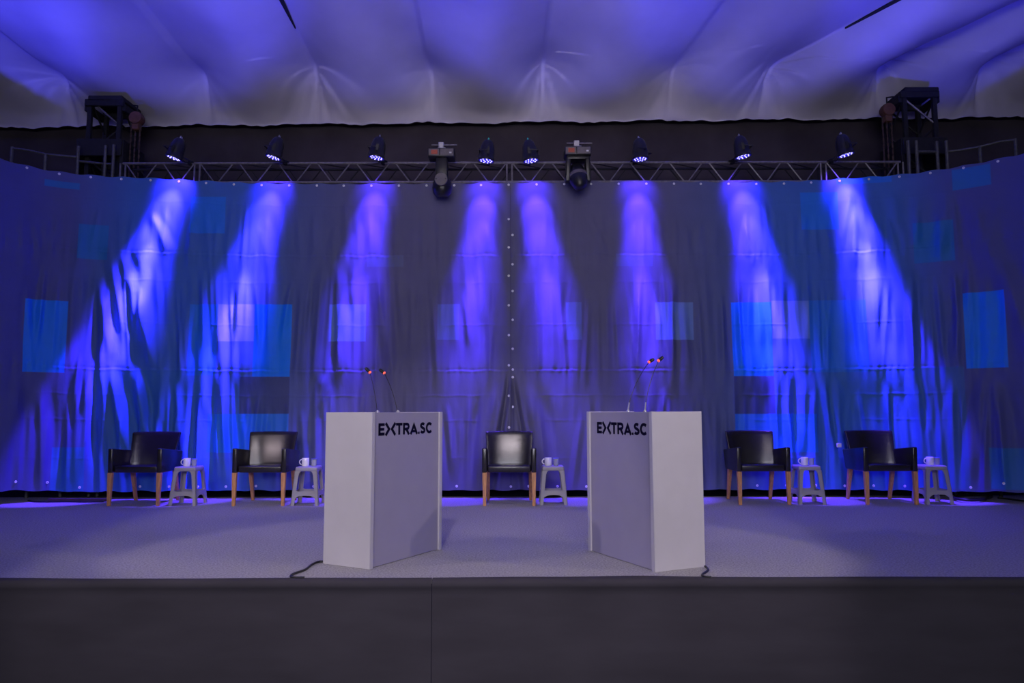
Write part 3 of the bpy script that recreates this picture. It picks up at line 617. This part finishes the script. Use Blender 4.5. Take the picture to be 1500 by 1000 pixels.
# ------------------------------------------------------------------ lecterns
LW, LD, LH = .885, .43, 1.095
def lectern(name, loc, rz, label, tx):
    t = thing(name, label, 'lectern', loc, rz, 'grey lecterns at the stage edge')
    ox, oy = -LW / 2, -LD / 2
    T = Matrix.Translation((ox, oy, 0))
    for x0 in (0, LW - .03):
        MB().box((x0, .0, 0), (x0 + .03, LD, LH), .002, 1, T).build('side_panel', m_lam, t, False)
    for x0 in (-.0015, LW - .0345):
        MB().box((x0, -.006, 0), (x0 + .036, .001, LH + .0005), .002, 1, T).build('edge_trim', m_edge, t)
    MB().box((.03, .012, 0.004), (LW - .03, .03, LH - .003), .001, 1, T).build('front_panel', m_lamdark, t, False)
    MB().box((.03, .0305, LH - .022), (LW - .03, LD - .004, LH - .003), .001, 1, T).build('top_panel', m_lam, t, False)
    MB().box((.03, .03, .62), (LW - .03, LD - .03, .638), .001, 1, T).build('shelf', m_lam, t, False)
    MB().box((.03, .03, .02), (LW - .03, LD - .01, .04), .001, 1, T).build('bottom_panel', m_lam, t, False)
    b = MB(); y0, y1 = .0095, .0125; h = .0885; s = .0205
    Z0 = .926
    def S(pts, wd=s): b.strip([(p[0] + tx, p[1] + Z0) for p in pts], wd, y0, y1, mtx=T)
    e = s / 2
    S([(e, 0), (e, h)], s * 1.05); S([(0, e), (.068, e)]); S([(0, h / 2), (.064, h / 2)], s * .95); S([(0, h - e), (.068, h - e)])
    S([(.082, h), (.122, h / 2), (.082, 0)]); S([(.195, h), (.155, h / 2), (.195, 0)])
    S([(.205, h - e), (.280, h - e)]); S([(.243, 0), (.243, h)])
    S([(.301, 0), (.301, h)]); S([(.301, h - e)] + [(.338 + .022 * math.sin(a), h - .0285 + (.0285 - e) * math.cos(a)) for a in np.linspace(0, math.pi, 9)] + [(.301, .0285 + e)]); S([(.335, .036), (.364, 0)])
    S([(.387, 0), (.4275, h - .019), (.468, 0)]); S([(.404, .022), (.450, .022)], s * .85)
    b.prism([(.484 + tx, Z0), (.500 + tx, Z0), (.500 + tx, Z0 + .017), (.484 + tx, Z0 + .017)], y0, y1, T)
    arc = [(.543 + .0235 * math.cos(a), h - .0255 + (.0255 - e) * math.sin(a)) for a in np.linspace(R(35), R(240), 10)]
    arc2 = [(.542 + .0255 * math.cos(a), .0265 + (.0265 - e) * math.sin(a)) for a in np.linspace(R(55), R(-150), 10)]
    S(arc + arc2)
    S([(.633 + .037 * math.cos(a), h / 2 + (h / 2 - e) * math.sin(a)) for a in np.linspace(R(46), R(314), 18)])
    b.build('lettering', m_vinyl, t, False)
    return t
def base_from_corner(cx, cy, rz, corner):
    c, s_ = math.cos(rz), math.sin(rz); dx = LW / 2 if corner == 0 else -LW / 2; dy = LD / 2
    return (cx + c * dx - s_ * dy, cy + s_ * dx + c * dy, 0)
lecL = lectern('lectern', base_from_corner(-1.0, 5.371, R(61.1), 0), R(61.1), 'tall pale grey lectern with its dark logo facing right, before the second chair', .093)
lecR = lectern('lectern', base_from_corner(.978, 5.264, R(-65), 1), R(-65), 'tall pale grey lectern with its dark logo facing left, beyond the middle chair', .132)

def microphone(bx, by, hp, rod, label):
    t = thing('gooseneck_microphone', label, 'microphone', (bx, by, LH - .002), 0, 'gooseneck microphones on the lecterns')
    h = Vector((hp[0] - bx, hp[1] - by, hp[2] - LH + .003))
    MB().lathe([(.016, 0), (.016, .006), (.009, .010), (.007, .016)], 12).build('base_socket', m_chrome, t)
    up = Vector((0, 0, 1)); r0 = Vector((h.x * .06, h.y * .06, rod))
    MB().tube([(0, 0, .012), r0], .0065 if rod > .04 else .005, 8).build('rod', m_chrome, t)
    pts = []
    for k in range(13):
        u = k / 12; pts.append((1 - u) ** 2 * r0 + 2 * u * (1 - u) * Vector((h.x * .35, h.y * .35, rod + (h.z - rod) * .55)) + u * u * h)
    MB().tube(pts, .0028, 6).build('gooseneck', m_blackbody, t)
    d = (pts[-1] - pts[-3]).normalized(); d = (d + Vector((h.x, h.y, 0)).normalized() * .8).normalized()
    rot = Matrix.Translation(h) @ d.to_track_quat('Z', 'Y').to_matrix().to_4x4()
    MB().lathe([(.004, -.004), (.011, 0), (.013, .012), (.0135, .036), (.011, .048), (.004, .052)], 12, rot).build('capsule', m_blackbody, t)
    MB().lathe([(.0085, -.008), (.0115, -.006), (.0122, -.002), (.009, .004)], 12, rot).build('led_ring', m_redled, t)
def mic_at(px, Yd, hx, hy, Yh, rod, label):
    p = atz(px, 603, LH); q = aty(px, 603, Yd); microphone(q.x, Yd, aty(hx, hy, Yh), rod, label)
mic_at(553, 5.70, 541.5, 545, 5.74, .015, 'thin gooseneck microphone with red ring standing straighter on the lectern facing right')
mic_at(583, 5.85, 562.5, 546, 5.90, .015, 'thin gooseneck microphone with red ring leaning further on the lectern facing right')
mic_at(920, 5.75, 951, 530, 5.86, .07, 'gooseneck microphone on the lectern facing left, rod nearer the logo start, lit red')
mic_at(945, 5.60, 965, 528, 5.68, .07, 'gooseneck microphone on the lectern facing left, rod nearer the front corner')

# ------------------------------------------------------------------ chairs
def make_chair(loc, label):
    t = thing('armchair', label, 'chair', loc, 0, 'black leather armchairs along the backdrop')
    b = MB(); b.hexa([(-.258, -.27, .385), (.258, -.27, .385), (.245, .23, .385), (-.245, .23, .385)], [(-.258, -.275, .465), (.258, -.275, .465), (.245, .22, .452), (-.245, .22, .452)], .02, 3)
    b.build('seat', m_leather, t)
    # backrest: curved slab, leaning back, flared towards the top
    nx, nz = 13, 9; vs = []; fs = []
    for lay in (0, 1):
        for j in range(nz):
            v = j / (nz - 1)
            for i in range(nx):
                u = i / (nx - 1) * 2 - 1
                hw = .262 + .033 * v
                x = u * hw; z = .43 + .425 * v - .006 * u * u * v
                y = .165 + .10 * v - .045 * abs(u) ** 3 - .010 * math.sin(math.pi * v) + lay * (.062 - .015 * v)
                vs.append((x, y, z))
    N = nx * nz
    for j in range(nz - 1):
        for i in range(nx - 1):
            a = j * nx + i; fs.append((a, a + 1, a + nx + 1, a + nx)); fs.append((N + a, N + a + nx, N + a + nx + 1, N + a + 1))
    for i in range(nx - 1):
        fs.append((i, N + i, N + i + 1, i + 1)); a = (nz - 1) * nx + i; fs.append((a, a + 1, N + a + 1, N + a))
    for j in range(nz - 1):
        a = j * nx; fs.append((a, a + nx, N + a + nx, N + a)); a = j * nx + nx - 1; fs.append((a, N + a, N + a + nx, a + nx))
    bm = bmesh.new(); bv = [bm.verts.new(v) for v in vs]
    for f in fs: bm.faces.new([bv[i] for i in f])
    bmesh.ops.recalc_face_normals(bm, faces=bm.faces)
    ed = [e for e in bm.edges if e.calc_face_angle(0) > R(50)]
    bmesh.ops.bevel(bm, geom=ed, offset=.012, segments=2, profile=.5, affect='EDGES')
    MB().bm(bm).build('backrest', m_leather, t)
    br = t.children[-1]
    b = MB()
    for sx in (-1, 1): b.tube([(sx * (.262 + .033 * v) * .985, .165 + .10 * v - .045 - .010 * math.sin(math.pi * v) - .001, .45 + .39 * v) for v in np.linspace(0, 1, 7)], .005, 6)
    b.build('piping', m_leather2, br)
    for sx in (-1, 1):
        x0, x1 = sx * .262, sx * .318
        lo, hi = min(x0, x1), max(x0, x1)
        b = MB(); b.hexa([(lo, -.295, .383), (hi, -.295, .383), (hi - (.012 if sx > 0 else -.0), .235, .383), (lo + (.012 if sx < 0 else 0), .235, .383)],
                         [(lo, -.305, .672), (hi, -.305, .672), (hi, .275, .618), (lo, .275, .618)], .014, 3)
        b.build('arm', m_leather, t)
        xc = sx * .288
        b = MB(); b.hexa([(xc - .018, -.300, 0), (xc + .018, -.300, 0), (xc + .018, -.264, 0), (xc - .018, -.264, 0)], [(xc - .026, -.302, .386), (xc + .026, -.302, .386), (xc + .026, -.250, .386), (xc - .026, -.250, .386)], .003, 1)
        b.build('leg', m_wood, t)
        xr = sx * .262
        b = MB(); b.hexa([(xr - .017, .285, 0), (xr + .017, .285, 0), (xr + .017, .32, 0), (xr - .017, .32, 0)], [(xr - .024, .165, .386), (xr + .024, .165, .386), (xr + .024, .222, .386), (xr - .024, .222, .386)], .003, 1)
        b.build('leg', m_wood, t)
    return t
CH = [(-4.448, 8.95, 1.0, 'black leather armchair with wooden legs beside the stool nearest the end of the stage, logo-right lectern side'),
      (-2.976, 8.93, 0, 'black leather armchair with a bright pink sheen on its backrest, behind the logo-right lectern'),
      (-.035, 8.885, 0, 'black leather armchair in the middle of the row, seen straight on between the lecterns'),
      (2.965, 8.955, 0, 'black leather armchair with wooden legs right behind the lectern whose logo faces left'),
      (4.453, 8.94, 0, 'black leather armchair with a small white tag behind its arm, last in the row')]
CH_L = ['black leather armchair leftmost of the row of five', CH[1][3], CH[2][3], CH[3][3], CH[4][3]]
chair0 = None
for i, (x, y, _, lab) in enumerate(CH):
    loc = (x, y + .285, 0)
    if chair0 is None: chair0 = make_chair(loc, CH_L[i])
    else: dup(chair0, loc, 0, CH_L[i])

# ------------------------------------------------------------------ plastic stools
def make_stool(loc, label):
    t = thing('plastic_stool', label, 'stool', loc, 0, 'grey plastic stools between the chairs')
    H = .45; tw, bw = .128, .165
    def hw(z): return bw + (tw - bw) * z / H
    b = MB(); b.hexa([(-tw - .004, -tw - .004, H - .055), (tw + .004, -tw - .004, H - .055), (tw + .004, tw + .004, H - .055), (-tw - .004, tw + .004, H - .055)],
                     [(-tw, -tw, H), (tw, -tw, H), (tw, tw, H), (-tw, tw, H)], .016, 3); b.build('seat', m_plastic, t)
    def panel(poly, q, th=.008):              # polygon given as (fraction of half width or offset x, z) on the sloped side q
        out = []
        M4 = Matrix.Rotation(q * math.pi / 2, 4, 'Z')
        n = len(poly); vs = [M4 @ Vector((x, -hw(z), z)) for x, z in poly] + [M4 @ Vector((x, -hw(z) + th, z)) for x, z in poly]
        fs = [tuple(range(n)), tuple(range(n, 2 * n))[::-1]] + [(i, i + n, (i + 1) % n + n, (i + 1) % n) for i in range(n)]
        return vs, fs
    z1 = H - .05
    for q in range(4):
        b = MB()                              # leg = two flanges meeting at a corner
        for qq, sg in ((q, 1), ((q + 1) % 4, -1)):
            P = [(sg * hw(0), 0), (sg * (hw(0) - .042), 0), (sg * (hw(.2) - .046), .2), (sg * (hw(z1 - .05) - .05), z1 - .05), (sg * (hw(z1 - .018) - .058), z1 - .018), (sg * (hw(z1) - .078), z1), (sg * hw(z1), z1)]
            b.add(*panel(P, qq))
        b.build('leg', m_plastic, t, False)
    for q in range(4):
        b = MB(); za, zb = .105, .165
        x0 = hw(.13) - .044
        P = [(-x0, za - .02), (-x0 + .02, za - .002)] + [(x, za + .012 * math.cos(x / x0 * 1.4)) for x in np.linspace(-x0 + .04, x0 - .04, 5)] + [(x0 - .02, za - .002), (x0, za - .02), (x0 + .002, zb + .016), (x0 - .014, zb + .003), (x0 - .03, zb), (-x0 + .03, zb), (-x0 + .014, zb + .003), (-x0 - .002, zb + .016)]
        b.add(*panel(P, q)); b.build('stretcher', m_plastic, t, False)
    return t
ST = [(-3.876, 'grey plastic stool with mug and glass beside the leftmost armchair'), (-2.434, 'grey plastic stool with mug and glass, partly hidden by the lectern whose logo faces right'),
      (.486, 'grey plastic stool with mug and glass beside the middle armchair'), (3.523, 'grey plastic stool with mug and glass between the last two armchairs'), (5.01, 'grey plastic stool with mug and glass at the end past the last armchair')]
ST_Y = [8.95, 8.93, 8.95, 8.945, 8.93]
st0 = None; STOOLS = []
for (x, lab), y in zip(ST, ST_Y):
    loc = (x, y + .165, 0)
    if st0 is None: st0 = make_stool(loc, lab); STOOLS.append(st0)
    else: STOOLS.append(dup(st0, loc, 0, lab))

# ------------------------------------------------------------------ mugs and glasses
def make_mug(loc, label):
    t = thing('mug', label, 'mug', loc, 0, 'white mugs on the stools')
    MB().lathe([(.036, 0), (.041, .003), (.042, .02), (.042, .094), (.0405, .096), (.039, .094), (.039, .012), (.001, .008)], 24).build('body', m_ceramic, t)
    MB().tube([(-.040 - .032 * math.sin(a) * 1.0, 0, .050 - .030 * math.cos(a)) for a in np.linspace(.15, math.pi - .15, 11)], .0062, 8).build('handle', m_ceramic, t)
    return t
def make_glass(loc, label):
    t = thing('drinking_glass', label, 'glass', loc, 0, 'glasses of water on the stools')
    MB().lathe([(.026, 0), (.028, .002), (.033, .08), (.0315, .081), (.0265, .008), (.001, .006)], 20).build('tumbler', m_glass, t)
    MB().lathe([(.001, .0075), (.0255, .0085), (.0285, .045), (.001, .045)], 20).build('water', m_water, t)
    MB().lathe([(.001, .0815), (.037, .0815), (.0375, .086), (.034, .088), (.001, .0885)], 20).build('lid', m_cap, t)
    return t
MG = [(274, 284.5), (447.5, 460), (803, 814.5), (1178.5, 1188.5), (1362.5, 1372.5)]
WHERE = ['on the stool beside the leftmost armchair', 'on the stool beside the logo-right lectern', 'on the stool beside the middle armchair', 'on the stool between the last two armchairs', 'on the stool at the end past the last armchair']
m0 = g0 = None
for i, (mx, gx) in enumerate(MG):
    y = STOOLS[i].location.y - .035
    lm = (aty(mx, 677, y).x, y, .4505); lg = (aty(gx, 677, y + .02).x, y + .02, .4505)
    if m0 is None: m0 = make_mug(lm, 'white mug ' + WHERE[i]); g0 = make_glass(lg, 'small covered water glass ' + WHERE[i])
    else: dup(m0, lm, 0, 'white mug ' + WHERE[i]); dup(g0, lg, 0, 'small covered water glass ' + WHERE[i])

# ------------------------------------------------------------------ cables, batten, tag
def cable(pts, r, label, name='cable'):
    P = np.array([tuple(p) for p in pts], float); c = cr(P, np.linspace(0, len(P) - 1.001, len(P) * 7))
    b0 = Vector(c[0]); o = MB().tube([Vector(q) - b0 for q in c], r, 8).build(name, m_cable); o.location = b0; return tag(o, label, 'cable')
Lz = .009
cable([atz(475, 822, Lz), atz(466, 822.5, Lz), atz(456, 827, Lz), atz(447, 834, Lz), atz(430, 840, Lz), atz(426, 844, Lz), atz(434, 845.5, Lz), atz(446, 845.5, Lz)], .008, 'black cable curling from the foot of the lectern whose logo faces right')
cable([atz(1033, 829, Lz), atz(1037, 833, Lz), atz(1036, 836, Lz), atz(1029, 841, Lz), atz(1031, 844, Lz), atz(1042, 845, Lz)], .008, 'short black cable at the foot of the lectern whose logo faces left')
p0 = atz(70, 731, .03); p1 = atz(152, 731.5, .03)
b = MB(); b.box((0, -.03, 0), ((p1 - p0).x, .03, .035), .004, 1); o = b.build('floor_batten', m_batten); o.location = (p0.x, 9.42, 0.001); tag(o, 'dark reddish batten lying under the backdrop hem past the leftmost armchair', 'batten')
cable([(-6.0, 9.45, Lz), (-5.8, 9.32, Lz), (-5.4, 9.33, Lz), (-5.25, 9.30, Lz), (-5.0, 9.33, Lz)], .010, 'black cable lying beside the batten under the backdrop hem')
cable([atz(1392, 727.5, .015), atz(1408, 730.5, .02), atz(1425, 731, .02), atz(1446, 729.5, .02), atz(1452, 726, .02), atz(1430, 725, .02), atz(1405, 726, .02), atz(1398, 729, .035), atz(1420, 732.5, .03), atz(1444, 731, .03)], .016, 'loose coil of black cable under the backdrop hem past the end stool')
cable([atz(1462, 729, Lz), atz(1470, 730, Lz), atz(1480, 731, Lz), atz(1500, 733.5, Lz), atz(1530, 735, Lz)], .012, 'single black cable running off along the backdrop hem past the cable coil')
q = aty(1229, 652, 9.56)
b = MB(); b.box((-.028, -.012, -.026), (.028, .012, .026), .004, 1); o = b.build('paper_tag', m_paper); o.location = q + Vector((0, 0, 0)); tag(o, 'tiny white tag on the backdrop just behind the arm of the last armchair', 'tag')
